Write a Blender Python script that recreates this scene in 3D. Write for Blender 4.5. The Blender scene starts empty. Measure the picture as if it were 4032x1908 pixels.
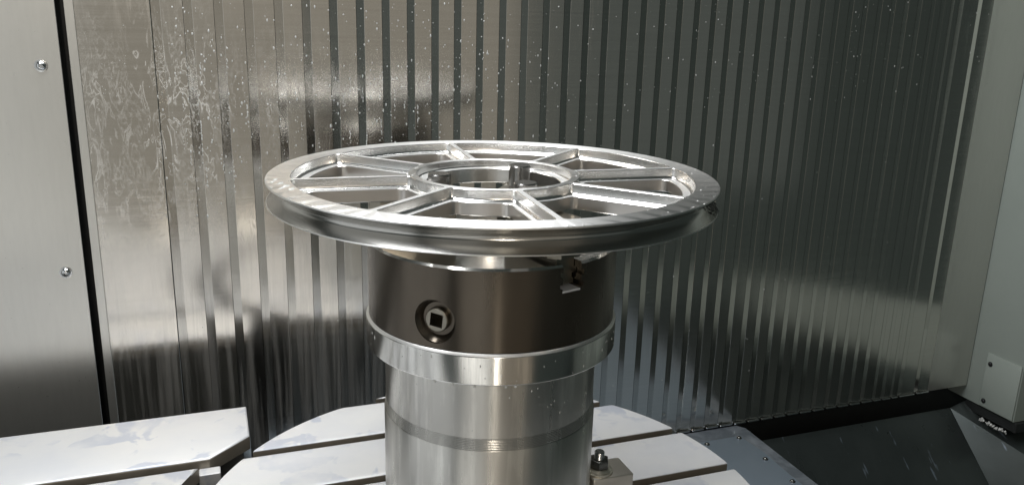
import bpy, bmesh, math, random
from mathutils import Vector, Matrix

R = math.radians
random.seed(7)
scene = bpy.context.scene
col = scene.collection
PI = math.pi

# ------------------------------------------------------------------ frame
YAW = 0.3529            # machine axes against the camera
Z0 = 1.0                # height of the wheel's top face above the machine base
EX = Vector((math.cos(YAW), math.sin(YAW), 0))
EY = Vector((-math.sin(YAW), math.cos(YAW), 0))


def mach(x, y, z):      # machine coordinates (table axes, wheel top = 0) to world
    return EX * x + EY * y + Vector((0, 0, z + Z0))


# ------------------------------------------------------------------ camera
pitch, roll = 0.2674, 0.0262
F = Vector((0, math.cos(pitch), -math.sin(pitch)))
U = Vector((0, math.sin(pitch), math.cos(pitch)))
Rv = Vector((1, 0, 0))
R2 = Rv * math.cos(roll) + U * math.sin(roll)
U2 = -Rv * math.sin(roll) + U * math.cos(roll)
cd = bpy.data.cameras.new('camera')
cd.sensor_width = 36
cd.lens = 3274.7 / 4032 * 36
cd.clip_start = 0.02
cd.clip_end = 50
cam = bpy.data.objects.new('camera', cd)
col.objects.link(cam)
M = Matrix((R2, U2, -F)).transposed().to_4x4()
M.translation = Vector((0.0206, -0.856, 0.16 + Z0))
cam.matrix_world = M
scene.camera = cam

# ------------------------------------------------------------------ light
w = bpy.data.worlds.new('World')
scene.world = w
w.use_nodes = True
bg = w.node_tree.nodes['Background']
bg.inputs[0].default_value = (0.80, 1.0, 0.93, 1)
bg.inputs[1].default_value = 0.042


def area(name, loc, target, sx, sy, radiance, color):
    l = bpy.data.lights.new(name, 'AREA')
    l.shape = 'RECTANGLE'
    l.size, l.size_y = sx, sy
    l.energy = radiance * PI * sx * sy
    l.color = color
    o = bpy.data.objects.new(name, l)
    col.objects.link(o)
    o.location = loc
    o.rotation_euler = (target - loc).to_track_quat('-Z', 'Y').to_euler()
    return o


# the open door behind the camera: workshop daylight
area('door_light', mach(0.0, -1.85, 0.18), mach(0.0, 0, 0.18), 1.55, 1.74, 0.235, (1.0, 0.90, 0.77))
area('left_fill_light', mach(-1.45, -1.80, -0.08), mach(-1.45, 0.0, -0.08), 1.35, 2.18, 0.46, (1.0, 0.99, 0.96))  # brighter piece added on the left, for the side panel's reflection
area('riser_fill_light', mach(-1.35, -0.35, 0.0), mach(0, -0.35, 0.0), 1.2, 1.3, 0.75, (0.96, 0.985, 1.0))  # unseen lamp added to brighten the riser's left side
area('right_fill_light', mach(1.45, -1.85, 0.2), mach(1.45, 0, 0.2), 1.3, 1.7, 0.052, (0.94, 1.0, 0.97))  # dim lamp added to lighten the wide faces of the right lamellae
# unseen low lamps, added to be mirrored in the flange and riser
area('low_fill_light', mach(-1.15, -1.78, -0.95), mach(-1.0, 0, -0.7), 1.1, 0.46, 0.85, (1.0, 0.98, 0.94))  # added pale lamp for the flange's left part
area('streak_light', mach(-0.42, -1.76, -0.95), mach(-0.35, 0, -0.7), 0.07, 0.46, 6.0, (1.0, 0.92, 0.80))  # added narrow lamp for the bright streak on the flange
area('warm_fill_light', mach(0.10, -1.78, -0.95), mach(0.1, 0, -0.7), 0.9, 0.46, 0.22, (1.0, 0.80, 0.60))  # added warm lamp for the brown tone right of the streak
# unseen broad lamp added overhead, whitening the table and wheel tops
area('overhead_light', mach(-0.20, 0.20, 1.05), mach(-0.12, 0.08, 0), 1.5, 0.40, 14.0, (0.96, 0.98, 1.0))
area('spot_lamp', mach(-0.40, -1.70, 0.80), mach(0, 0, -0.2), 0.04, 0.45, 100, (1.0, 0.90, 0.78))

scene.view_settings.view_transform = 'Standard'
scene.view_settings.look = 'None'
scene.view_settings.exposure = 0
scene.view_settings.gamma = 1
scene.view_settings.use_curve_mapping = False

# ------------------------------------------------------------------ materials


class NT:
    def __init__(self, name):
        self.m = bpy.data.materials.new(name)
        self.m.use_nodes = True
        self.t = self.m.node_tree
        self.b = self.t.nodes['Principled BSDF']

    def n(self, typ, **kw):
        nd = self.t.nodes.new(typ)
        for k, v in kw.items():
            if k.startswith('i_'):
                nd.inputs[k[2:].replace('_', ' ')].default_value = v
            else:
                setattr(nd, k, v)
        return nd

    def l(self, a, b):
        self.t.links.new(a, b)

    def coord(self, scale=(1, 1, 1), loc=(0, 0, 0)):
        tc = self.n('ShaderNodeTexCoord')
        mp = self.n('ShaderNodeMapping')
        mp.inputs['Scale'].default_value = scale
        mp.inputs['Location'].default_value = loc
        self.l(tc.outputs['Object'], mp.inputs['Vector'])
        return mp.outputs['Vector']

    def noise(self, scale, sc=(1, 1, 1), detail=4, rough=0.55, loc=(0, 0, 0), dist=0.0):
        nz = self.n('ShaderNodeTexNoise')
        nz.inputs['Scale'].default_value = scale
        nz.inputs['Detail'].default_value = detail
        nz.inputs['Roughness'].default_value = rough
        nz.inputs['Distortion'].default_value = dist
        self.l(self.coord(sc, loc), nz.inputs['Vector'])
        return nz.outputs['Fac']

    def ramp(self, fac, stops, interp='LINEAR'):
        r = self.n('ShaderNodeValToRGB')
        r.color_ramp.interpolation = interp
        e = r.color_ramp.elements
        while len(e) < len(stops):
            e.new(0.5)
        for el, (p, c) in zip(e, stops):
            el.position = p
            el.color = (c, c, c, 1) if isinstance(c, (int, float)) else (*c, 1)
        self.l(fac, r.inputs['Fac'])
        return r.outputs['Color']

    def math(self, op, a, b=None, clamp=False):
        m = self.n('ShaderNodeMath', operation=op, use_clamp=clamp)
        for i, v in enumerate((a, b)):
            if v is None:
                continue
            if isinstance(v, (int, float)):
                m.inputs[i].default_value = v
            else:
                self.l(v, m.inputs[i])
        return m.outputs[0]

    def mix(self, fac, a, b, blend='MIX'):
        m = self.n('ShaderNodeMix', data_type='RGBA', blend_type=blend)
        for idx, v in ((0, fac), (6, a), (7, b)):
            if isinstance(v, (int, float)):
                m.inputs[idx].default_value = v if idx == 0 else (v, v, v, 1)
            elif isinstance(v, tuple):
                m.inputs[idx].default_value = (*v, 1)
            else:
                self.l(v, m.inputs[idx])
        return m.outputs[2]

    def n_range(self, v, a, b):
        r = self.n('ShaderNodeMapRange')
        r.inputs['From Min'].default_value = a
        r.inputs['From Max'].default_value = b
        self.l(v, r.inputs['Value'])
        return r.outputs[0]

    def bump(self, h, strength, dist=0.001):
        b = self.n('ShaderNodeBump')
        b.inputs['Strength'].default_value = strength
        b.inputs['Distance'].default_value = dist
        self.l(h, b.inputs['Height'])
        self.l(b.outputs['Normal'], self.b.inputs['Normal'])

    def set(self, **kw):
        names = dict(color='Base Color', metal='Metallic', rough='Roughness', aniso='Anisotropic',
                     rot='Anisotropic Rotation', spec='Specular IOR Level', coat='Coat Weight',
                     trans='Transmission Weight', ior='IOR')
        for k, v in kw.items():
            s = self.b.inputs[names[k]]
            if isinstance(v, (int, float)):
                s.default_value = v
            elif isinstance(v, tuple):
                s.default_value = (*v, 1)
            else:
                self.l(v, s)
        return self

    def radial(self):
        t = self.n('ShaderNodeTangent', direction_type='RADIAL', axis='Z')
        self.l(t.outputs[0], self.b.inputs['Tangent'])


MAT = {}


def m_turned(name, colr, rough, aniso, rot=0.25, wet=0.0):
    m = NT(name)
    # fine concentric tool marks
    nz = m.noise(900, (1, 1, 0.2), 2)
    big = m.noise(14, (1, 1, 1), 4)
    r = m.math('ADD', rough - 0.015, m.math('MULTIPLY', big, 0.03))
    m.set(color=m.mix(m.ramp(big, [(0.35, 0.0), (0.7, 1.0)]), tuple(c * 0.9 for c in colr), colr), metal=1.0, rough=r, aniso=aniso, rot=rot)
    m.radial()
    m.bump(nz, 0.015, 0.0004)
    MAT[name] = m.m


m_turned('turned_aluminium', (0.84, 0.83, 0.81), 0.40, 0.6)
m_turned('faced_aluminium', (0.86, 0.85, 0.83), 0.42, 0.0)
m_turned('milled_aluminium', (0.86, 0.85, 0.83), 0.24, 0.0)
m_turned('window_aluminium', (0.66, 0.625, 0.59), 0.30, 0.0)  # window walls toned darker and warmer, standing in for a brownish reflection
m_turned('groove_aluminium', (0.50, 0.49, 0.465), 0.20, 0.1)  # groove colour darkened to give the dark band of its shading


def m_wet_steel(name, colr, rough, an=0.72):
    m = NT(name)
    streak = m.noise(60, (1, 1, 0.06), 5, 0.6, dist=0.3)
    blot = m.noise(18, (1, 1, 0.5), 5, 0.65)
    wet = m.ramp(m.math('MULTIPLY', streak, m.math('ADD', blot, 0.5)), [(0.42, 0.0), (0.55, 1.0)])
    m.set(color=m.mix(wet, colr, tuple(c * 0.80 for c in colr)), metal=1.0,
          rough=m.math('ADD', rough - 0.04, m.math('MULTIPLY', streak, 0.14)), aniso=an, rot=0.25)
    m.radial()
    m.bump(m.math('ADD', streak, blot), 0.05, 0.0015)
    MAT[name] = m.m


m_wet_steel('riser_steel', (0.68, 0.665, 0.625), 0.26)
m_wet_steel('band_steel', (0.47, 0.46, 0.43), 0.25)
m_wet_steel('flange_steel', (0.76, 0.75, 0.715), 0.14, 0.35)

m = NT('chuck_steel')
b1 = m.noise(25, (1, 1, 0.15), 5, 0.65)
b2 = m.noise(9, (1, 1, 0.4), 4, 0.6)
m.set(color=m.mix(m.ramp(b2, [(0.3, 0.0), (0.75, 1.0)]), (0.088, 0.075, 0.060), (0.155, 0.132, 0.106)), metal=0.9,
      rough=m.math('ADD', 0.17, m.math('MULTIPLY', b1, 0.16)), aniso=0.5, rot=0.25)
m.radial()
m.bump(b1, 0.05, 0.001)
MAT['chuck_steel'] = m.m

m = NT('chuck_face')
b2 = m.noise(20, (1, 1, 1), 4)
m.set(color=m.mix(b2, (0.5, 0.49, 0.46), (0.68, 0.66, 0.62)), metal=1.0, rough=0.16)
MAT['chuck_face'] = m.m

m = NT('jaw_steel')
b2 = m.noise(60, (1, 1, 1), 4)
m.set(color=m.mix(b2, (0.21, 0.195, 0.16), (0.34, 0.315, 0.265)), metal=1.0, rough=0.3)
MAT['jaw_steel'] = m.m

m = NT('pin_steel')
b2 = m.noise(80, (1, 1, 0.08), 4)
m.set(color=m.mix(b2, (0.30, 0.29, 0.28), (0.50, 0.49, 0.47)), metal=1.0, rough=0.27)
MAT['pin_steel'] = m.m

m = NT('table_steel')
st = m.noise(22, (1, 1, 1), 3, 0.5, dist=0.4)
st2 = m.noise(9, (1, 1, 1), 4, 0.6, loc=(3, 1, 0))
fine = m.noise(160, (0.4, 1, 1), 4)
stain = m.math('MULTIPLY', m.ramp(st, [(0.55, 0.0), (0.60, 1.0)]), m.ramp(st2, [(0.40, 0.0), (0.56, 1.0)]))
base = m.mix(m.ramp(st2, [(0.3, 0.0), (0.75, 1.0)]), (0.68, 0.69, 0.715), (0.77, 0.765, 0.75))
m.set(color=m.mix(stain, base, (0.56, 0.585, 0.645)), metal=0.45, rough=m.math('ADD', 0.42, m.math('MULTIPLY', fine, 0.12)))
m.bump(fine, 0.04, 0.0008)
MAT['table_steel'] = m.m

m = NT('slot_steel')
st = m.noise(40, (1, 1, 1), 4)
m.set(color=m.mix(st, (0.20, 0.175, 0.14), (0.34, 0.31, 0.26)), metal=0.6, rough=0.4)
MAT['slot_steel'] = m.m

m = NT('cast_iron')
st = m.noise(30, (1, 1, 1), 4)
m.set(color=m.mix(st, (0.07, 0.075, 0.075), (0.12, 0.125, 0.122)), metal=0.2, rough=0.5)
MAT['cast_iron'] = m.m

# way cover plates: brushed stainless with dried coolant runs
m = NT('cover_steel')
brush = m.noise(30, (0.12, 1, 9), 5, 0.65)
runs = m.noise(120, (1, 1, 0.07), 4, 0.6, dist=0.8)
wig = m.noise(55, (1, 1, 0.28), 3, 0.6, dist=1.2)
wig2 = m.noise(130, (1, 1, 0.55), 3, 0.6, dist=0.6)
web = m.math('MAXIMUM', m.ramp(m.math('ABSOLUTE', m.math('SUBTRACT', wig, 0.5)), [(0.006, 1.0), (0.022, 0.0)]),
             m.math('MULTIPLY', m.ramp(m.math('ABSOLUTE', m.math('SUBTRACT', wig2, 0.5)), [(0.012, 0.9), (0.04, 0.0)]), m.ramp(wig, [(0.45, 0.0), (0.6, 1.0)])))
patch = m.ramp(m.noise(7, (1.6, 1, 0.5), 4, 0.6), [(0.47, 0.0), (0.60, 1.0)])
sep = m.n('ShaderNodeSeparateXYZ')
m.l(m.coord(), sep.inputs[0])
left = m.n('ShaderNodeMapRange')
left.inputs['From Min'].default_value = -0.05
left.inputs['From Max'].default_value = -0.40
m.l(sep.outputs['X'], left.inputs['Value'])
hz = m.ramp(m.math('ADD', m.math('MULTIPLY', sep.outputs['Z'], 0.7), 0.0), [(0.30, 0.0), (0.35, 1.0), (0.48, 1.0), (0.55, 0.2)])
webm = m.math('MULTIPLY', m.math('MULTIPLY', web, m.math('ADD', m.math('MULTIPLY', patch, 0.75), 0.25)), m.math('MULTIPLY', left.outputs[0], hz), clamp=True)
runm = m.math('MULTIPLY', m.ramp(runs, [(0.55, 0.0), (0.68, 1.0)]), m.ramp(m.noise(6, (1, 1, 0.5), 3), [(0.42, 0.0), (0.62, 0.30)]))
dirt = m.math('MAXIMUM', webm, runm)
lowrun = m.math('MULTIPLY', m.ramp(m.noise(75, (1, 1, 0.03), 5, 0.65, dist=0.3), [(0.44, 0.0), (0.60, 1.0)]), m.math('MULTIPLY', m.n_range(sep.outputs['X'], 0.45, 0.05), m.n_range(sep.outputs['Z'], 0.52, 0.36)))
basec = m.mix(brush, (0.63, 0.605, 0.56), (0.78, 0.755, 0.71))
m.set(color=m.mix(m.math('MULTIPLY', dirt, 0.6), basec, (0.66, 0.65, 0.62)),
      metal=m.math('SUBTRACT', 1.0, m.math('MAXIMUM', m.math('MULTIPLY', webm, 0.75), m.math('MULTIPLY', lowrun, 0.14))),
      rough=m.math('ADD', 0.12, m.math('ADD', m.math('MULTIPLY', brush, 0.07), m.math('MULTIPLY', dirt, 0.25))))
m.bump(m.math('ADD', m.math('MULTIPLY', brush, 0.25), m.math('MULTIPLY', dirt, 0.5)), 0.045, 0.0012)
MAT['cover_steel'] = m.m

m = NT('panel_steel')
gr = m.noise(50, (3, 1, 0.4), 5, 0.7)
gr2 = m.noise(260, (1, 1, 1), 3, 0.7)
m.set(color=m.mix(gr, (0.62, 0.61, 0.575), (0.70, 0.69, 0.65)), metal=0.9, rough=m.math('ADD', 0.25, m.math('MULTIPLY', gr2, 0.09)))
m.bump(gr2, 0.03, 0.0006)
MAT['panel_steel'] = m.m

m = NT('grey_paint')
gr = m.noise(14, (1, 1, 1), 4)
m.set(color=m.mix(gr, (0.33, 0.375, 0.345), (0.38, 0.425, 0.39)), metal=0.0, rough=0.42)
m.bump(m.noise(400, (1, 1, 1), 3), 0.03, 0.0006)
MAT['grey_paint'] = m.m

m = NT('trough_steel')
gr = m.noise(12, (1, 0.3, 1), 5, 0.65)
scr = m.noise(26, (3.2, 0.12, 1), 3, 0.5)
m.set(color=m.mix(m.ramp(scr, [(0.66, 0.0), (0.74, 1.0)]), m.mix(gr, (0.045, 0.055, 0.054), (0.085, 0.098, 0.096)), (0.22, 0.26, 0.31)),
      metal=0.6, rough=m.math('ADD', 0.22, m.math('MULTIPLY', gr, 0.15)))
MAT['trough_steel'] = m.m

m = NT('dark_steel')
gr = m.noise(40, (1, 1, 1), 4)
m.set(color=m.mix(gr, (0.012, 0.013, 0.013), (0.028, 0.03, 0.03)), metal=0.0, rough=0.45)
MAT['dark_steel'] = m.m

m = NT('blue_plate')
gr = m.noise(16, (1, 1, 1), 4, 0.6)
m.set(color=m.mix(gr, (0.45, 0.55, 0.66), (0.53, 0.62, 0.72)), metal=0.85, rough=0.40)
MAT['blue_plate'] = m.m

m = NT('wet_plate')
gr = m.noise(24, (1, 1, 1), 5, 0.65, dist=0.5)
m.set(color=m.mix(m.ramp(gr, [(0.4, 0.0), (0.65, 1.0)]), (0.24, 0.275, 0.315), (0.46, 0.50, 0.55)), metal=0.6, rough=0.3)
MAT['wet_plate'] = m.m

m = NT('bolt_steel')
gr = m.noise(120, (1, 1, 1), 3)
m.set(color=m.mix(gr, (0.52, 0.53, 0.54), (0.66, 0.67, 0.67)), metal=1.0, rough=0.2)
MAT['bolt_steel'] = m.m
m = NT('black_screw')
gr = m.noise(120, (1, 1, 1), 3)
m.set(color=m.mix(gr, (0.02, 0.02, 0.022), (0.05, 0.05, 0.055)), metal=0.6, rough=0.3)
MAT['black_screw'] = m.m
m = NT('nut_steel')
gr = m.noise(150, (1, 1, 1), 3)
m.set(color=m.mix(gr, (0.10, 0.10, 0.095), (0.20, 0.20, 0.185)), metal=0.9, rough=0.22)
MAT['nut_steel'] = m.m
m = NT('washer_steel')
gr = m.noise(150, (1, 1, 1), 3)
m.set(color=m.mix(gr, (0.60, 0.57, 0.49), (0.72, 0.69, 0.60)), metal=0.8, rough=0.3)
MAT['washer_steel'] = m.m
m = NT('clamp_steel')
gr = m.noise(45, (1, 1, 1), 4)
m.set(color=m.mix(gr, (0.60, 0.56, 0.50), (0.70, 0.66, 0.59)), metal=0.8, rough=0.3)
MAT['clamp_steel'] = m.m
m = NT('coolant')
gr = m.noise(200, (1, 1, 1), 2)
m.set(color=m.mix(gr, (0.48, 0.49, 0.48), (0.66, 0.66, 0.64)), metal=0.0, rough=0.08)
MAT['coolant'] = m.m
m = NT('dark_film')
gr = m.noise(200, (1, 1, 1), 2)
m.set(color=m.mix(gr, (0.03, 0.035, 0.035), (0.10, 0.11, 0.11)), metal=0.3, rough=0.06)
MAT['dark_film'] = m.m

# ------------------------------------------------------------------ object helpers
BASE = {}


def thing(name, label, cat, base, machine=True, group=None):
    """An Empty at the thing's base (base given in machine or wheel-axis coordinates)."""
    o = bpy.data.objects.new(name, None)
    o.empty_display_size = 0.05
    col.objects.link(o)
    if machine:
        o.location = mach(*base)
        o.rotation_euler = (0, 0, YAW)
    else:
        o.location = (base[0], base[1], base[2] + Z0)
    o['label'] = label
    o['category'] = cat
    if group:
        o['group'] = group
    BASE[o.name] = Vector(base)
    return o


def obj(name, bm, mat, parent, smooth=None, off=True, base=None):
    """Link one mesh; coordinates are in the thing's machine / axis frame."""
    me = bpy.data.meshes.new(name)
    bmesh.ops.recalc_face_normals(bm, faces=bm.faces)
    bm.to_mesh(me)
    bm.free()
    if smooth is not None:
        me.shade_smooth()
        me.set_sharp_from_angle(angle=R(smooth))
    b = BASE[parent.name] if base is None else base
    if off:
        me.transform(Matrix.Translation(-b))
    for mm in (mat if isinstance(mat, (list, tuple)) else [mat]):
        me.materials.append(MAT[mm])
    o = bpy.data.objects.new(name, me)
    col.objects.link(o)
    o.parent = parent
    BASE[o.name] = b
    return o


def struct(name, bm, mat, smooth=None):
    me = bpy.data.meshes.new(name)
    bmesh.ops.recalc_face_normals(bm, faces=bm.faces)
    bm.to_mesh(me)
    bm.free()
    if smooth is not None:
        me.shade_smooth()
        me.set_sharp_from_angle(angle=R(smooth))
    me.materials.append(MAT[mat])
    o = bpy.data.objects.new(name, me)
    col.objects.link(o)
    o.location = (0, 0, Z0)
    o.rotation_euler = (0, 0, YAW)
    o['kind'] = 'structure'
    return o


def bm_new():
    return bmesh.new()


def box(bm, x0, x1, y0, y1, z0, z1, bevel=0.0, seg=1):
    vs = [bm.verts.new((x, y, z)) for z in (z0, z1) for y in (y0, y1) for x in (x0, x1)]
    fs = [(0, 1, 3, 2), (4, 5, 7, 6), (0, 1, 5, 4), (2, 3, 7, 6), (0, 2, 6, 4), (1, 3, 7, 5)]
    faces = [bm.faces.new([vs[i] for i in f]) for f in fs]
    bmesh.ops.recalc_face_normals(bm, faces=faces)
    if bevel:
        es = list({e for f in faces for e in f.edges})
        bmesh.ops.bevel(bm, geom=es, offset=bevel, segments=seg, profile=0.5, affect='EDGES')
    return bm


def prism(bm, poly, z0, z1, bevel=0.0, seg=2, top_only=True):
    n = len(poly)
    lo = [bm.verts.new((x, y, z0)) for x, y in poly]
    hi = [bm.verts.new((x, y, z1)) for x, y in poly]
    fl = bm.faces.new(lo[::-1])
    ft = bm.faces.new(hi)
    for i in range(n):
        j = (i + 1) % n
        bm.faces.new((lo[i], lo[j], hi[j], hi[i]))
    if bevel:
        bmesh.ops.bevel(bm, geom=list(ft.edges), offset=bevel, segments=seg, profile=0.5, affect='EDGES')
    return bm


def lathe(bm, prof, n=128, a0=0.0, a1=2 * PI, cx=0.0, cy=0.0, mats=None):
    """prof: list of (r, z); a closed turn. r = 0 makes a pole."""
    full = abs(a1 - a0 - 2 * PI) < 1e-6
    rings = []
    cnt = n if full else n + 1
    for r, z in prof:
        if r < 1e-7:
            rings.append([bm.verts.new((cx, cy, z))])
        else:
            rings.append([bm.verts.new((cx + r * math.cos(a0 + (a1 - a0) * k / n), cy + r * math.sin(a0 + (a1 - a0) * k / n), z)) for k in range(cnt)])
    for i in range(len(rings) - 1):
        A, B = rings[i], rings[i + 1]
        for k in range(n):
            k2 = (k + 1) % cnt
            if len(A) == 1 and len(B) == 1:
                continue
            if len(A) == 1:
                f = bm.faces.new((A[0], B[k2], B[k]))
            elif len(B) == 1:
                f = bm.faces.new((A[k], A[k2], B[0]))
            else:
                f = bm.faces.new((A[k], A[k2], B[k2], B[k]))
            if mats:
                f.material_index = mats[i]
    return bm


def xform(bm, mat):
    bmesh.ops.transform(bm, matrix=mat, verts=bm.verts)
    return bm


def bool_cut(o, cutters):
    """Cut meshes (bmeshes in the same local frame) out of o and keep only the result."""
    tmp = []
    bpy.context.view_layer.update()
    for c in cutters:
        me = bpy.data.meshes.new('tool')
        bmesh.ops.recalc_face_normals(c, faces=c.faces)
        c.to_mesh(me)
        c.free()
        co = bpy.data.objects.new('tool', me)
        col.objects.link(co)
        co.matrix_world = o.matrix_world
        tmp.append(co)
        md = o.modifiers.new('cut', 'BOOLEAN')
        md.operation = 'DIFFERENCE'
        md.solver = 'EXACT'
        md.object = co
    bpy.context.view_layer.update()
    dg = bpy.context.evaluated_depsgraph_get()
    ev = o.evaluated_get(dg)
    me = bpy.data.meshes.new_from_object(ev)
    o.modifiers.clear()
    o.data = me
    for co in tmp:
        bpy.data.objects.remove(co)


def bead(bm, pos, nrm, r, h, stretch=1.0, n=7, drip=None):
    """A small rounded drop lying on a surface."""
    nrm = nrm.normalized()
    up = Vector((0, 0, 1)) if abs(nrm.z) < 0.8 else Vector((0, 1, 0))
    t = nrm.cross(up).normalized()
    b = t.cross(nrm).normalized() if drip is None else drip
    rings = []
    for rr, hh in ((1.0, 0.0), (0.86, 0.55), (0.5, 0.9)):
        ring = []
        for k in range(n):
            a = 2 * PI * k / n
            jit = 1 + 0.18 * math.sin(3 * a + pos.x * 900 + pos.z * 700)
            ring.append(bm.verts.new(pos + t * (math.cos(a) * r * rr * jit) + b * (math.sin(a) * r * rr * stretch * jit) + nrm * (hh * h - 0.0002)))
        rings.append(ring)
    topv = bm.verts.new(pos + nrm * h)
    for A, B in zip(rings, rings[1:]):
        for k in range(n):
            bm.faces.new((A[k], A[(k + 1) % n], B[(k + 1) % n], B[k]))
    for k in range(n):
        bm.faces.new((rings[-1][k], rings[-1][(k + 1) % n], topv))


def stuff(name, bm, mat, label, cat, base):
    me = bpy.data.meshes.new(name)
    bm.to_mesh(me)
    bm.free()
    me.shade_smooth()
    me.transform(Matrix.Translation(-base))
    me.materials.append(MAT[mat])
    o = bpy.data.objects.new(name, me)
    col.objects.link(o)
    o.location = base
    o['kind'] = 'stuff'
    o['label'] = label
    o['category'] = cat
    return o


# ------------------------------------------------------------------ the machine interior
WALL = 0.505            # way cover plane (machine y)
WB, WT = -0.6485, 0.66  # its bottom and top

# trough: steep sheet below the way cover, side sheet below the column, black sheet behind in place of shade
sl = 0.94


def tz(y):
    return -0.7232 + sl * (y - 0.490)


bm = bm_new()
v = [bm.verts.new(p) for p in ((0.0, 0.51, tz(0.51)), (1.317, 0.51, tz(0.51)), (1.317, 0.22, tz(0.22)), (0.0, 0.22, tz(0.22)))]
bm.faces.new(v)
r_ = bmesh.ops.extrude_face_region(bm, geom=bm.faces[:])
bmesh.ops.translate(bm, verts=[g for g in r_['geom'] if isinstance(g, bmesh.types.BMVert)], vec=(0, 0.002, -0.003))
struct('trough_floor', bm, 'trough_steel')

bm = bm_new()
v = [bm.verts.new(p) for p in ((1.3175, 0.51, tz(0.51)), (1.410, 0.51, -0.678), (1.44, 0.22, -0.80), (1.3175, 0.22, tz(0.22)))]
bm.faces.new(v)
r_ = bmesh.ops.extrude_face_region(bm, geom=bm.faces[:])
bmesh.ops.translate(bm, verts=[g for g in r_['geom'] if isinstance(g, bmesh.types.BMVert)], vec=(0.002, 0.0, -0.003))
struct('trough_side', bm, 'trough_steel')

bm = bm_new()
box(bm, -1.2, 1.5, 0.560, 0.570, -0.98, WT)
struct('void_sheet', bm, 'dark_steel')  # black sheet standing in for the shaded void below the cover
bm = bm_new()
box(bm, -1.2, 1.8, -1.2, 0.555, -1.0, -0.985)
struct('machine_floor', bm, 'trough_steel')

bm = bm_new()
v = [bm.verts.new(p) for p in ((1.46, 0.36, -0.71), (1.46, -0.9, -0.94), (1.46, -0.9, -0.80), (1.46, 0.36, -0.52))]
bm.faces.new(v)
r_ = bmesh.ops.extrude_face_region(bm, geom=bm.faces[:])
bmesh.ops.translate(bm, verts=[g for g in r_['geom'] if isinstance(g, bmesh.types.BMVert)], vec=(0.01, 0, 0))
struct('side_reflector', bm, 'grey_paint')  # unseen strip, shaped to put a pale band into the cover's reflection

# way cover ---------------------------------------------------------------
wc = thing('way_cover', 'brushed steel way cover of upright overlapping lamellae behind the wheel, streaked with coolant', 'way cover', (0.0, WALL, WB))
meas = [-0.2171, -0.1750, -0.1350, -0.0950, -0.0545, -0.0150, 0.0242, 0.0634, 0.1004, 0.1377, 0.1762, 0.2136, 0.2520, 0.2892, 0.3245,
        0.3600, 0.3965, 0.4322, 0.4681, 0.5025, 0.5374, 0.5714, 0.6042]
edges = [-0.3430, -0.3007, -0.2590] + meas
rw = random.Random(11)
while edges[-1] < 1.072:
    edges.append(edges[-1] + 0.0333 + rw.uniform(-0.0014, 0.0014))
edges = [x for x in edges if x < 1.078]
edges += [1.0945, 1.1212, 1.1415, 1.1907, 1.2316, 1.3500]
narrow = 0.0126
step = 0.0018


def wall_depth(s):
    """depth (towards +y) of the cover surface at machine x = s"""
    for i in range(len(edges) - 1):
        if edges[i] <= s < edges[i + 1]:
            wid = edges[i + 1] - edges[i]
            nw = min(narrow, wid * 0.4)
            k = s - edges[i]
            return step * k / nw if k < nw else step * (1 - (k - nw) / (wid - nw))
    return 0.0


for i in range(len(edges) - 1):
    a, b = edges[i], edges[i + 1]
    wid = b - a
    nw = min(narrow, wid * 0.4)
    last = wid > 0.06
    dj = rw.uniform(-0.0003, 0.0003)
    st_ = (step if wid > 0.03 else step * 0.35) if wid < 0.045 else 0.0008
    prof = [(a + 0.0004, WALL), (a + nw, WALL + st_ + dj), (a + nw + 0.0002, WALL + st_ + dj - 0.0001), (b - 0.0002, WALL), (b, WALL + 0.0003), (b, WALL + 0.0042), (a + 0.0004, WALL + 0.0042)]
    bm = bm_new()
    zb = WB + rw.uniform(-0.0006, 0.0006)
    lo = [bm.verts.new((x, y, zb)) for x, y in prof]
    hi = [bm.verts.new((x, y, WT)) for x, y in prof]
    for k in range(len(prof)):
        k2 = (k + 1) % len(prof)
        bm.faces.new((lo[k], lo[k2], hi[k2], hi[k]))
    bm.faces.new(lo[::-1])
    bm.faces.new(hi)
    la = obj('lamella', bm, 'panel_steel' if last else 'cover_steel', wc)
    # folded foot of the plate
    bm = bm_new()
    if not last:
        box(bm, a + nw * 0.35, b - 0.0012, WALL - 0.0055, WALL - 0.0006, zb - 0.0008, zb + 0.0022, 0.0006)
        obj('foot_lip', bm, 'bolt_steel', la)

# fixed flat strip between cover and side panel
bm = bm_new()
box(bm, -0.4520, -0.3435, WALL - 0.0005, WALL + 0.003, WB, WT, 0.0006)
obj('end_plate', bm, 'cover_steel', wc)
bm = bm_new()
box(bm, -0.4515, -0.4397, WALL - 0.0030, WALL - 0.0008, WB, WT, 0.0004)
obj('edge_strip', bm, 'panel_steel', wc)

# side panel on the left ---------------------------------------------------
sp = thing('side_panel', 'plain satin steel side panel with two round-head bolts, left of the way cover', 'panel', (-0.85, WALL, -0.80))
bm = bm_new()
box(bm, -1.25, -0.4620, WALL - 0.006, WALL - 0.003, -0.80, WT, 0.0005)
obj('sheet', bm, 'panel_steel', sp)


def round_bolt(parent, x, y, z, r, name='bolt', mat='bolt_steel', direction='-Y', washer=True):
    bm = bm_new()
    prof = [(r * 1.28, 0), (r * 1.28, r * 0.16), (r * 1.0, r * 0.20), (r * 0.97, r * 0.45), (r * 0.72, r * 0.75), (r * 0.38, r * 0.88), (r * 0.33, r * 0.55), (0, r * 0.55)]
    lathe(bm, prof, 20)
    if direction == '-Y':
        xform(bm, Matrix.Translation((x, y, z)) @ Matrix.Rotation(PI / 2, 4, 'X'))
    elif direction == '-X':
        xform(bm, Matrix.Translation((x, y, z)) @ Matrix.Rotation(-PI / 2, 4, 'Y'))
    else:
        xform(bm, Matrix.Translation((x, y, z)))
    return obj(name, bm, mat, parent, 40)


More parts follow.
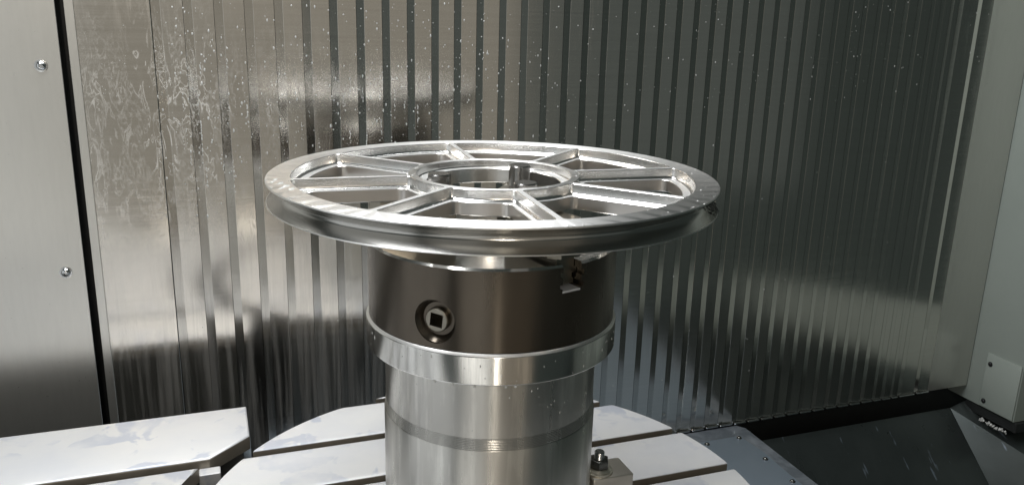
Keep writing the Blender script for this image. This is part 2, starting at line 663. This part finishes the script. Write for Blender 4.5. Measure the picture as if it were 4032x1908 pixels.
round_bolt(sp, -0.4869, WALL - 0.006, 0.0759, 0.0066)
round_bolt(sp, -0.4873, WALL - 0.006, -0.2192, 0.0066)

# painted column on the right ----------------------------------------------
CX = 1.352
cl = thing('painted_column', 'grey-green painted column with a screwed cover plate, right end of the way cover', 'column', (CX + 0.2, 0.44, -0.6818))
bm = bm_new()
box(bm, CX, CX + 0.4, 0.3755, WALL + 0.05, -0.6818, 0.9, 0.002, 2)
obj('body', bm, 'grey_paint', cl, 40)
bm = bm_new()
box(bm, CX - 0.0035, CX - 0.0002, 0.3780, 0.4643, -0.6785, -0.550, 0.001, 2)
cp = obj('cover_plate', bm, 'grey_paint', cl, 40)
for z in (-0.5743, -0.6641):
    round_bolt(cp, CX - 0.0035, 0.4535, z, 0.0045, 'screw', 'black_screw', '-X')
bm = bm_new()
box(bm, CX + 0.004, CX + 0.05, 0.3700, WALL, -0.706, -0.6824, 0.001)
obj('base_trim', bm, 'dark_steel', cl)

# ------------------------------------------------------------------ tables
TZ = -0.40
TR = 0.334
slots = [-0.3195, -0.2130, -0.1065, 0.0000, 0.1062, 0.2130, 0.3195]
SW = 0.0074
rt = thing('rotary_table', 'round ground-steel table with parallel T-slots carrying the riser', 'table', (0, 0, -0.648))


def chord_poly(y0, y1, r, n=28):
    """part of the disc between two slot walls"""
    def seg(side):
        pts = []
        for k in range(n + 1):
            y = y0 + (y1 - y0) * k / n
            y = max(-r, min(r, y))
            pts.append((side * math.sqrt(max(0, r * r - y * y)), y))
        return pts
    rgt = seg(1)
    lft = seg(-1)[::-1]
    poly = rgt + lft
    out = []
    for p in poly:
        if not out or (abs(p[0] - out[-1][0]) + abs(p[1] - out[-1][1])) > 1e-5:
            out.append(p)
    if (abs(out[0][0] - out[-1][0]) + abs(out[0][1] - out[-1][1])) < 1e-5:
        out.pop()
    return out


def side_mats(o):
    """vertical faces of a table strip are the darker slot steel"""
    me = o.data
    for p in me.polygons:
        p.material_index = 0 if p.normal.z > 0.3 else 1


bounds = [-TR] + slots + [TR]
for i in range(len(bounds) - 1):
    y0 = bounds[i] + (SW if i > 0 else 0.0004)
    y1 = bounds[i + 1] - (SW if i < len(bounds) - 2 else 0.0004)
    if y1 - y0 < 0.004:
        continue
    bm = bm_new()
    prism(bm, chord_poly(y0, y1, TR), TZ - 0.020, TZ, 0.0012, 2)
    o = obj('table_strip', bm, ['table_steel', 'slot_steel'], rt, 35)
    side_mats(o)
    y0n, y1n = y0 + (0.007 if i > 0 else 0), y1 - (0.007 if i < len(bounds) - 2 else 0)
    if y1n - y0n > 0.01:
        bm = bm_new()
        prism(bm, chord_poly(y0n, y1n, TR), TZ - 0.036, TZ - 0.0205)
        obj('strip_root', bm, 'slot_steel', o, 35)
bm = bm_new()
lathe(bm, [(0, TZ - 0.0365), (TR, TZ - 0.0365), (TR, TZ - 0.075), (TR - 0.03, TZ - 0.08), (TR - 0.03, -0.648), (0, -0.648)], 96)
obj('table_body', bm, 'cast_iron', rt, 35)

ft = thing('fixed_table', 'fixed steel table with chamfered corner and T-slot, left of the round table', 'table', (-0.6, 0.0, -0.65))
X1 = -0.2525


def end_x(y, gap=0.375):
    return -math.sqrt(gap * gap - y * y)


strips = [([(-1.1, 0.2186), (-0.3047, 0.2186), (X1, 0.2667), (X1, 0.3585), (-1.1, 0.3585)], 0.0035)]
for ya, yb in ((0.1110, 0.1995), (0.0078, 0.0970), (-0.0990, -0.0078), (-0.2056, -0.1138), (-0.3585, -0.2204)):
    ring = [(end_x(ya + (yb - ya) * k / 6), ya + (yb - ya) * k / 6) for k in range(7)]
    strips.append(([(-1.1, ya)] + ring + [(-1.1, yb)], 0.0030))
for poly, bv in strips:
    bm = bm_new()
    prism(bm, poly, TZ - 0.020, TZ, bv, 3)
    o = obj('table_strip', bm, ['table_steel', 'slot_steel'], ft, 35)
    side_mats(o)
    ylo, yhi = min(p[1] for p in poly), max(p[1] for p in poly)
    bm = bm_new()
    xr = min(p[0] for p in poly if p[0] > -1.0) - 0.006
    box(bm, -1.1, xr, ylo + 0.007, yhi - 0.007, TZ - 0.040, TZ - 0.0205)
    obj('strip_root', bm, 'cast_iron', o)
bm = bm_new()
bpoly = [(-1.1, -0.35)] + [(end_x(-0.35 + 0.542 * k / 14) - 0.008, -0.35 + 0.542 * k / 14) for k in range(15)] + [(-0.300, 0.222), (-0.262, 0.272), (-0.262, 0.35), (-1.1, 0.35)]
prism(bm, bpoly, -0.65, TZ - 0.0405)
obj('table_body', bm, 'cast_iron', ft)
bm = bm_new()
box(bm, -0.318, -0.292, 0.2005, 0.2175, TZ - 0.034, TZ - 0.012, 0.001)
obj('slot_end_block', bm, 'table_steel', ft)

# base cover plate right of the table -----------------------------------------
PZ = -0.6515
bp_ = thing('base_plate', 'pale blue-grey floor plate with screws, right of the round table', 'plate', (0.45, 0.3, PZ - 0.02))
bm = bm_new()
prism(bm, [(-0.2, -0.35), (0.721, -0.35), (0.726, 0.484), (0.714, 0.500), (-0.2, 0.500)], PZ - 0.012, PZ, 0.0015, 2)
obj('sheet', bm, 'wet_plate', bp_, 35)
bm = bm_new()
prism(bm, [(-0.2, -0.33), (0.690, -0.33), (0.6930, 0.300), (0.697, 0.385), (0.691, 0.448), (0.682, 0.455), (-0.2, 0.455)], PZ + 0.0004, PZ + 0.0034, 0.0012, 2)
cvp = obj('cover_plate', bm, 'blue_plate', bp_, 35)
for x, y in ((0.6835, 0.4465), (0.6835, 0.3605), (0.682, 0.278), (0.681, 0.195), (0.607, 0.4435), (0.52, 0.442)):
    round_bolt(cvp, x, y, PZ + 0.0034, 0.0042, 'screw', 'nut_steel', 'Z')
bm = bm_new()
box(bm, -0.3, 0.66, -0.34, 0.46, -0.985, PZ - 0.0125)
obj('support', bm, 'dark_steel', bp_)

# ------------------------------------------------------------------ riser
rs = thing('riser_column', 'turned steel riser column with polished top flange, standing on the round table', 'column', (0, 0, TZ), False)
bm = bm_new()
lathe(bm, [(0, -0.2573), (0.1166, -0.2573), (0.1170, -0.2580), (0.1170, TZ + 0.0), (0, TZ)], 160)
obj('body', bm, 'riser_steel', rs, 30)
bm = bm_new()
gp = [(0.1152, -0.2448)]
for k in range(7):
    z = -0.2452 - k * 0.0017
    gp += [(0.1153 + 0.0002 * k, z), (0.1151 + 0.0002 * k, z - 0.0006), (0.1152 + 0.0002 * k, z - 0.0012)]
gp += [(0.1166, -0.2571)]
lathe(bm, gp, 160)
obj('tool_mark_band', bm, 'band_steel', rs, 20)
bm = bm_new()
lathe(bm, [(0, -0.1796), (0.1152, -0.1796), (0.1152, -0.2447), (0, -0.2447)], 160)
obj('neck', bm, 'riser_steel', rs, 30)
bm = bm_new()
lathe(bm, [(0, -0.1474), (0.1319, -0.1474), (0.1345, -0.1497), (0.1348, -0.1503), (0.1348, -0.1776), (0.1346, -0.1780), (0.1334, -0.1792), (0.1325, -0.1794), (0, -0.1794)], 160, mats=[0, 1, 0, 0, 0, 1, 0, 0])
obj('flange', bm, ['flange_steel', 'faced_aluminium'], rs, 25)

# ------------------------------------------------------------------ clamp
ck = thing('step_clamp', 'small steel clamp block with stud, hex nut and washer at the foot of the riser', 'clamp', (0.149, -0.025, TZ))
CZ = -0.362
bm = bm_new()
box(bm, 0.1185, 0.1715, -0.0345, 0.0060, TZ, CZ, 0.0022, 3)
obj('block', bm, 'clamp_steel', ck, 40)
sx_, sy_ = 0.1335, -0.0165
bm = bm_new()
lathe(bm, [(0.0062, CZ), (0.0166, CZ), (0.0168, CZ + 0.0005), (0.0168, CZ + 0.0024), (0.0160, CZ + 0.0029), (0.0062, CZ + 0.0028)], 40, cx=sx_, cy=sy_)
wsh = obj('washer', bm, 'washer_steel', ck, 30)
bm = bm_new()
lathe(bm, [(0.0062, CZ + 0.003), (0.0152, CZ + 0.003), (0.0154, CZ + 0.0037), (0.0124, CZ + 0.0062), (0.0062, CZ + 0.0060)], 40, cx=sx_, cy=sy_)
obj('nut_collar', bm, 'washer_steel', ck, 30)
bm = bm_new()
hexp = [(sx_ + 0.0121 * math.cos(k * PI / 3 + 0.1), sy_ + 0.0121 * math.sin(k * PI / 3 + 0.1)) for k in range(6)]
prism(bm, hexp, CZ + 0.0055, CZ + 0.0170, 0.0014, 2)
obj('nut', bm, 'nut_steel', ck, 25)
bm = bm_new()
sp_ = [(0.0, CZ + 0.0004), (0.0060, CZ + 0.0004), (0.0060, CZ + 0.0168)]
zz = CZ + 0.0172
while zz < CZ + 0.0245:
    sp_ += [(0.0061, zz), (0.0056, zz + 0.0009)]
    zz += 0.0018
sp_ += [(0.0059, CZ + 0.0252), (0.0050, CZ + 0.0263), (0, CZ + 0.0263)]
lathe(bm, sp_, 28, cx=sx_, cy=sy_)
obj('stud', bm, 'bolt_steel', ck, 25)

# ------------------------------------------------------------------ chuck
ch = thing('lathe_chuck', 'dark three-jaw scroll chuck with square key socket, bolted on the riser flange', 'chuck', (0, 0, -0.1472), False)
CT, CB, CRd = -0.0645, -0.1472, 0.1318
bm = bm_new()
lathe(bm, [(0.036, CB), (CRd - 0.0006, CB), (CRd, CB + 0.0006), (CRd, CT - 0.0022), (CRd - 0.0022, CT), (0.036, CT), (0.036, CB)], 192, mats=[0, 0, 0, 1, 1, 0])
body = obj('body', bm, ['chuck_steel', 'chuck_face'], ch, 25)
JA = [R(-53.2), R(66.8), R(186.8)]
KA = R(-112.6)
cut = []
for a in JA:
    rot = Matrix.Rotation(a, 4, 'Z')
    for y, z0, z1 in ((0.0115, CT - 0.0285, CT + 0.01), (0.0145, CT - 0.0130, CT - 0.0075), (0.0145, CT - 0.0242, CT - 0.0195)):
        bm = bm_new()
        box(bm, 0.045, 0.16, -y, y, z0, z1)
        xform(bm, Matrix.Translation(Vector((0, 0, -CB))) @ rot)
        cut.append(bm)
rotk = Matrix.Translation(Vector((0, 0, -CB))) @ Matrix.Rotation(KA, 4, 'Z') @ Matrix.Translation((0, 0, -0.1203)) @ Matrix.Rotation(PI / 2, 4, 'Y')
bm = bm_new()
lathe(bm, [(0, 0.1220), (0.0165, 0.1220), (0.0216, 0.1290), (0.0216, 0.16), (0, 0.16)], 48)
xform(bm, rotk)
cut.append(bm)
bm = bm_new()
lathe(bm, [(0, 0.10), (0.0122, 0.10), (0.0122, 0.125), (0, 0.125)], 48)
xform(bm, rotk)
cut.append(bm)
bool_cut(body, cut)
body.data.shade_smooth()
body.data.set_sharp_from_angle(angle=R(25))

# key socket
bm = bm_new()
lathe(bm, [(0, 0.102), (0.0118, 0.102), (0.0118, 0.1268), (0.0110, 0.1276), (0, 0.1276)], 48)
xform(bm, rotk)
xform(bm, Matrix.Translation(Vector((0, 0, CB))))
ks = obj('key_socket', bm, 'jaw_steel', ch, 30)
bm = bm_new()
box(bm, -0.0066, 0.0066, -0.0066, 0.0066, 0.1035, 0.14)
xform(bm, rotk @ Matrix.Rotation(R(-6), 4, 'Z'))
bool_cut(ks, [bm])

for k, a in enumerate(JA):
    rot = Matrix.Rotation(a, 4, 'Z')
    # base jaw, ribbed to run in the chuck's guideway
    bm = bm_new()
    prof = [(-0.0108, CT - 0.0215), (0.0108, CT - 0.0215), (0.0108, CT - 0.0200), (0.0138, CT - 0.0200), (0.0138, CT - 0.0235), (0.0108, CT - 0.0235)]
    prof = [(-0.0108, CT - 0.0236), (0.0108, CT - 0.0236), (0.0108, CT - 0.0190), (0.0085, CT - 0.0186), (0.0085, CT - 0.0132), (0.0138, CT - 0.0126), (0.0138, CT - 0.0080), (0.0108, CT - 0.0078),
            (0.0108, CT + 0.0040), (-0.0108, CT + 0.0040), (-0.0108, CT - 0.0078), (-0.0138, CT - 0.0080), (-0.0138, CT - 0.0126), (-0.0085, CT - 0.0132), (-0.0085, CT - 0.0186), (-0.0108, CT - 0.0190)]
    x0, x1 = 0.048, 0.1200
    A = [bm.verts.new((x0, y, z)) for y, z in prof]
    B = [bm.verts.new((x1, y, z)) for y, z in prof]
    for i in range(len(prof)):
        j = (i + 1) % len(prof)
        bm.faces.new((A[i], A[j], B[j], B[i]))
    bm.faces.new(A[::-1])
    bm.faces.new(B)
    xform(bm, rot)
    jw = obj('jaw', bm, 'jaw_steel', ch)
    bm = bm_new()
    box(bm, 0.1000, 0.1312, -0.0112, 0.0112, CT - 0.0284, CT - 0.0262, 0.0005)
    xform(bm, rot)
    obj('bright_slot_floor', bm, 'table_steel', jw)  # pale plate added so the slot bottom looks brightly lit
    # top jaw carrying the wheel from below
    bm = bm_new()
    pl = [(0.040, -0.0135), (0.117, -0.0200), (0.128, -0.0120), (0.128, 0.0120), (0.117, 0.0200), (0.040, 0.0135)]
    prism(bm, pl, CT + 0.0045, -0.0245, 0.0015, 2)
    xform(bm, rot)
    obj('top_jaw', bm, 'jaw_steel', jw, 35)
    bm = bm_new()
    lathe(bm, [(0, -0.0243), (0.0120, -0.0243), (0.0120, -0.0008), (0.0112, 0.0004), (0, 0.0004)], 40)
    pa = R((-55.1, 61.7, 191.0)[k])
    xform(bm, Matrix.Translation((0.0570 * math.cos(pa), 0.0570 * math.sin(pa), 0)))
    obj('pin', bm, 'pin_steel', jw, 30)

# ------------------------------------------------------------------ wheel
wh = thing('pulley_wheel', 'bright machined eight-spoke aluminium pulley wheel held on top of the chuck', 'wheel', (0, 0, -0.0236), False)
HB = -0.0236
HALF = PI / 8
ANG0 = R(17.0)
RO, RI_HUB = 0.2293, 0.0810
NA, NC, NL, NI = 18, 6, 10, 8       # outer arc, corner, line, inner arc


def outline(wv, r0, r1, q):
    """closed outline of one window between two spokes at +-22.5 degrees"""
    u = Vector((math.cos(HALF), math.sin(HALF)))
    n = Vector((math.sin(HALF), -math.cos(HALF)))
    t1 = math.sqrt((r1 - q) ** 2 - (wv + q) ** 2)
    c1 = u * t1 + n * (wv + q)
    t0 = math.sqrt((r0 + q) ** 2 - (wv + q) ** 2)
    c0 = u * t0 + n * (wv + q)
    a1 = math.atan2(c1.y, c1.x)
    a0 = math.atan2(c0.y, c0.x)
    half = []
    for k in range(NA // 2 + 1):                   # outer arc, middle to corner
        a = a1 * k / (NA // 2)
        half.append(Vector((r1 * math.cos(a), r1 * math.sin(a))))

    def arc(c, pa, pb, cnt):
        aa = math.atan2(pa.y - c.y, pa.x - c.x)
        ab = math.atan2(pb.y - c.y, pb.x - c.x)
        d = (ab - aa + PI) % (2 * PI) - PI
        return [c + Vector((math.cos(aa + d * k / cnt), math.sin(aa + d * k / cnt))) * q for k in range(1, cnt + 1)]
    half += arc(c1, half[-1], u * t1 + n * wv, NC)
    for k in range(1, NL + 1):
        half.append(u * (t1 + (t0 - t1) * k / NL) + n * wv)
    half += arc(c0, half[-1], c0.normalized() * r0, NC)
    for k in range(1, NI // 2 + 1):
        a = a0 * (1 - k / (NI // 2))
        half.append(Vector((r0 * math.cos(a), r0 * math.sin(a))))
    other = [Vector((p.x, -p.y)) for p in half[-2:0:-1]]
    return half + other


HN = NA // 2 + NC + NL + NC + NI // 2           # index of the inner arc's middle
IM1 = NA // 2 + NC // 2                         # middle of outer corner
IM0 = NA // 2 + NC + NL + NC // 2               # middle of inner corner
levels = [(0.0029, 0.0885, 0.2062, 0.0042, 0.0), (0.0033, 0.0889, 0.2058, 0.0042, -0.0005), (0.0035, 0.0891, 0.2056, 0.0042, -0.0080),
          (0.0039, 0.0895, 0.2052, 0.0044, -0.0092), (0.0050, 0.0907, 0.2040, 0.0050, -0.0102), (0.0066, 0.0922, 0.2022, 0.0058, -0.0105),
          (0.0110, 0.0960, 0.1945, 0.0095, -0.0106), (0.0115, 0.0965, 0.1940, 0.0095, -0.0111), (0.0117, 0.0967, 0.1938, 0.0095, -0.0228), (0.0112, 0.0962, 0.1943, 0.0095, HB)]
outs = [outline(*l[:4]) for l in levels]
NTOT = len(outs[0])


def part_of(i):         # index of an outline edge i -> i+1 to the part it belongs to
    j = i if i < HN else NTOT - 1 - i
    if j < IM1:
        return 'rim'
    if j < IM0:
        return 'spoke'
    return 'hub'


def border(i):
    """point on the sector's border that belongs to outline point i (rim / hub side)"""
    j = i if i <= HN else NTOT - i
    s = 1 if i <= HN else -1
    if j <= IM1:
        a = HALF * j / IM1
        return (RO, s * a)
    if j >= IM0:
        a = HALF * (HN - j) / (HN - IM0)
        return (RI_HUB, s * a)
    return None


bms = {'rim': bm_new(), 'hub': bm_new()}
spokes = [bm_new() for _ in range(8)]


def P(r, a, z, base):
    return (r * math.cos(a + base), r * math.sin(a + base), z)


for s in range(8):
    base = ANG0 + HALF + s * PI / 4         # window s lies between spoke s and spoke s+1
    cb, sb = math.cos(base), math.sin(base)

    def pt(i, lv):
        p = outs[lv][i % NTOT]
        return (p.x * cb - p.y * sb, p.x * sb + p.y * cb, levels[lv][4])
    for i in range(NTOT):
        part = part_of(i)
        if part == 'spoke':
            bm = spokes[(s + 1) % 8] if i < HN else spokes[s]
        else:
            bm = bms[part]
        j = (i + 1) % NTOT
        for lv in range(len(levels) - 1):
            f = bm.faces.new([bm.verts.new(c) for c in (pt(i, lv), pt(j, lv), pt(j, lv + 1), pt(i, lv + 1))])
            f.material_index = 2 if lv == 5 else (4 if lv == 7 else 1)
        for lv, z in ((0, 0.0), (len(levels) - 1, HB)):
            if part == 'spoke':
                sg = 1 if i < HN else -1
                q1, q2 = outs[lv][i], outs[lv][j]

                def on_line(q):
                    r = q.x * math.cos(HALF) + abs(q.y) * math.sin(HALF)
                    return P(r, sg * HALF, z, base)
                cs = (pt(i, lv), pt(j, lv), on_line(q2), on_line(q1))
            else:
                b1, b2 = border(i), border(j)
                cs = (pt(i, lv), pt(j, lv), P(b2[0], b2[1], z, base), P(b1[0], b1[1], z, base))
            f = bm.faces.new([bm.verts.new(c) for c in cs])
            f.material_index = 0
    # gussets between spoke end and rim / hub
    for lv, z in ((0, 0.0), (len(levels) - 1, HB)):
        for sg in (1, -1):
            for idx, part, rb in ((IM1, 'rim', RO), (IM0, 'hub', RI_HUB)):
                i = idx if sg > 0 else NTOT - idx
                q = outs[lv][i]
                r = q.x * math.cos(HALF) + abs(q.y) * math.sin(HALF)
                bm = bms[part]
                bm.faces.new([bm.verts.new(c) for c in (pt(i, lv), P(r, sg * HALF, z, base), P(rb, sg * HALF, z, base))])

# groove of the rim and bore of the hub
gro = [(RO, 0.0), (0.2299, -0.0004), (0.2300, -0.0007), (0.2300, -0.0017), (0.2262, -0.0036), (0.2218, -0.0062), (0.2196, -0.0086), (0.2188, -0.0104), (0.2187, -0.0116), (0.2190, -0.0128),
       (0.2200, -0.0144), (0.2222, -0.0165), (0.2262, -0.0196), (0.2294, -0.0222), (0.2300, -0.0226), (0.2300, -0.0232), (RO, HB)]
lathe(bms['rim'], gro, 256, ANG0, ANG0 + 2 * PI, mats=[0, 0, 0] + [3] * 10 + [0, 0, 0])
bor = [(RI_HUB, 0.0), (0.0806, -0.0004), (0.0804, -0.0068), (0.0798, -0.0076), (0.0788, -0.0078), (0.0702, -0.0080), (0.0696, -0.0086), (0.0694, -0.0230), (0.0700, HB), (RI_HUB, HB)]
lathe(bms['hub'], bor, 128, ANG0, ANG0 + 2 * PI, mats=[0, 1, 1, 1, 2, 1, 1, 1, 0])
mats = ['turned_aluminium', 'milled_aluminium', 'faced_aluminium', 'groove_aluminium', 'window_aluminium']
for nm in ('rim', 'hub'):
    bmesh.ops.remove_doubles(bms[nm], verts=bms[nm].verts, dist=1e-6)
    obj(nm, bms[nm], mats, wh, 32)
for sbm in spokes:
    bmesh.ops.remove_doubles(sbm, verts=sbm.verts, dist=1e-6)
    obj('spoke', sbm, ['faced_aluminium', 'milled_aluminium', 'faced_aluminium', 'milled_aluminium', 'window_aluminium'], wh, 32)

# ------------------------------------------------------------------ coolant drops
rd = random.Random(5)
bm = bm_new()
nw_ = -EY


def wall_drop(s, z, r, st):
    p = mach(s, WALL + wall_depth(s) + 0.0, z)
    bead(bm, p, nw_, r, r * 0.45, st, 7)


for _ in range(1500):       # dense spray on the left
    s = -0.43 + 0.70 * rd.random() ** 2.0
    z = rd.gauss(0.03, 0.085)
    if not -0.16 < z < 0.26:
        continue
    wall_drop(s, z, 0.0005 + 0.0010 * rd.random() ** 2.6, rd.uniform(0.9, 2.4))
for _ in range(800):        # fine spray over the whole cover
    s = rd.uniform(-0.43, 1.3)
    z = rd.uniform(-0.10, 0.27) if s < 0.4 else rd.uniform(0.0, 0.30)
    wall_drop(s, z, 0.0005 + 0.0010 * rd.random() ** 3, rd.uniform(0.8, 1.6))
for _ in range(150):
    s = rd.uniform(-0.43, 1.3)
    wall_drop(s, rd.uniform(-0.55, -0.05), 0.0005 + 0.0008 * rd.random() ** 3, rd.uniform(0.8, 2.0))
for _ in range(60):         # runs
    s = -0.43 + 0.5 * rd.random() ** 1.5
    z = rd.uniform(-0.08, 0.10)
    n_ = rd.randrange(4, 14)
    for k in range(n_):
        wall_drop(s + rd.uniform(-0.0008, 0.0008), z - k * rd.uniform(0.003, 0.005), rd.uniform(0.0005, 0.0010), rd.uniform(1.5, 3.0))
stuff('coolant_spray', bm, 'coolant', 'milky coolant droplets spattered over the upright steel lamellae', 'droplets', mach(0.0, WALL, 0.05))

bm = bm_new()
for _ in range(170):        # on the wheel: rim top and edges
    a = rd.uniform(0, 2 * PI)
    r = rd.choice((rd.uniform(0.207, 0.2285), rd.uniform(0.2065, 0.209), rd.uniform(0.227, 0.2293), rd.uniform(0.0815, 0.088)))
    s_ = 0.0004 + 0.0009 * rd.random() ** 2
    bead(bm, Vector((r * math.cos(a), r * math.sin(a), Z0)), Vector((0, 0, 1)), s_, s_ * 0.7, 1.0, 6)
for _ in range(420):        # on the spokes and the ledges
    k = rd.randrange(8)
    a = ANG0 + k * PI / 4
    r = rd.uniform(0.09, 0.204)
    lo = rd.random() < 0.55
    off = rd.choice((-1, 1)) * (rd.uniform(0.0045, 0.0100) if lo else rd.uniform(0, 0.0018))
    z = -0.0105 if lo else 0.0
    s_ = 0.0004 + 0.0008 * rd.random() ** 2
    bead(bm, Vector((r * math.cos(a) - off * math.sin(a), r * math.sin(a) + off * math.cos(a), Z0 + z)), Vector((0, 0, 1)), s_, s_ * 0.7, 1.0, 6)
for _ in range(60):         # ledge of the hub
    a = rd.uniform(0, 2 * PI)
    r = rd.uniform(0.071, 0.079)
    s_ = 0.0005 + 0.0012 * rd.random() ** 2
    bead(bm, Vector((r * math.cos(a), r * math.sin(a), Z0 - 0.0079)), Vector((0, 0, 1)), s_, s_ * 0.6, 1.0, 7)
for a_, r_, s_ in ((-158, 0.2165, 0.0030), (-154, 0.2140, 0.0036), (-150, 0.2120, 0.0030), (-163, 0.2200, 0.0022), (-160, 0.2235, 0.0020), (-152, 0.2195, 0.0018)):
    a = R(a_)
    bead(bm, Vector((r_ * math.cos(a), r_ * math.sin(a), Z0)), Vector((0, 0, 1)), s_, 0.0006, 2.2, 12)
stuff('coolant_beads', bm, 'coolant', 'small bright coolant beads lying on the wheel rim, spokes and hub', 'droplets', Vector((0, 0, Z0)))

bm = bm_new()
for _ in range(150):        # wet film hanging in the groove on the right
    a = R(-22 + 30 * rd.random() ** 0.7)
    z = rd.uniform(-0.0225, -0.008)
    r = 0.2200 + abs(z + 0.0118) * 0.85
    s_ = rd.uniform(0.0008, 0.0022)
    bead(bm, Vector((r * math.cos(a), r * math.sin(a), Z0 + z)), Vector((math.cos(a), math.sin(a), 0.5)), s_, s_ * 0.7, 1.2, 7)
stuff('groove_film', bm, 'dark_film', 'dark wet film and swarf caught in the right end of the wheel groove', 'wet film', Vector((0.22, 0, Z0 - 0.012)))

bm = bm_new()
for _ in range(110):        # drips on the flange and riser
    a = R(rd.uniform(-170, -10))
    up = rd.random() < 0.4
    r = 0.1348 if up else 0.1152
    z = rd.uniform(-0.177, -0.152) if up else -0.18 - 0.06 * rd.random() ** 2
    s_ = 0.0004 + 0.0007 * rd.random() ** 2
    bead(bm, Vector((r * math.cos(a), r * math.sin(a), Z0 + z)), Vector((math.cos(a), math.sin(a), 0)), s_, s_ * 0.5, rd.uniform(1, 3), 6)
for a_ in (-104, -82, -78, -95, -112):
    a = R(a_)
    bead(bm, Vector((0.1335 * math.cos(a), 0.1335 * math.sin(a), Z0 - 0.1800)), Vector((math.cos(a), math.sin(a), -0.8)), 0.0016, 0.0014, 1.0, 8)
stuff('coolant_drips', bm, 'coolant', 'coolant drips clinging to the flange and riser below the chuck', 'droplets', Vector((0, -0.12, Z0 - 0.18)))

bm = bm_new()
for _ in range(160):        # wet crumbs in the trough
    x = rd.uniform(1.325, 1.40)
    y = rd.uniform(0.24, 0.44)
    t = (x - 1.3175) / 0.0925
    z = tz(y) * (1 - t) + (-0.678 + (y - 0.51) * 0.42) * t
    s_ = 0.0008 + 0.0018 * rd.random() ** 2
    bead(bm, mach(x, y, z + 0.001), Vector((-0.4, -0.5, 0.8)), s_, s_ * 0.8, 1.2, 6)
for _ in range(45):
    y = rd.uniform(0.378, 0.46)
    s_ = 0.0012 + 0.0022 * rd.random() ** 2
    bead(bm, mach(1.3525 + rd.uniform(-0.004, 0.003), y, -0.712 + rd.uniform(-0.004, 0.002)), Vector((-0.6, -0.4, 0.7)), s_, s_ * 0.8, 1.3, 6)
stuff('wet_swarf', bm, 'coolant', 'pale wet swarf crumbs and droplets in the trough below the painted column', 'swarf', mach(1.36, 0.38, -0.73))
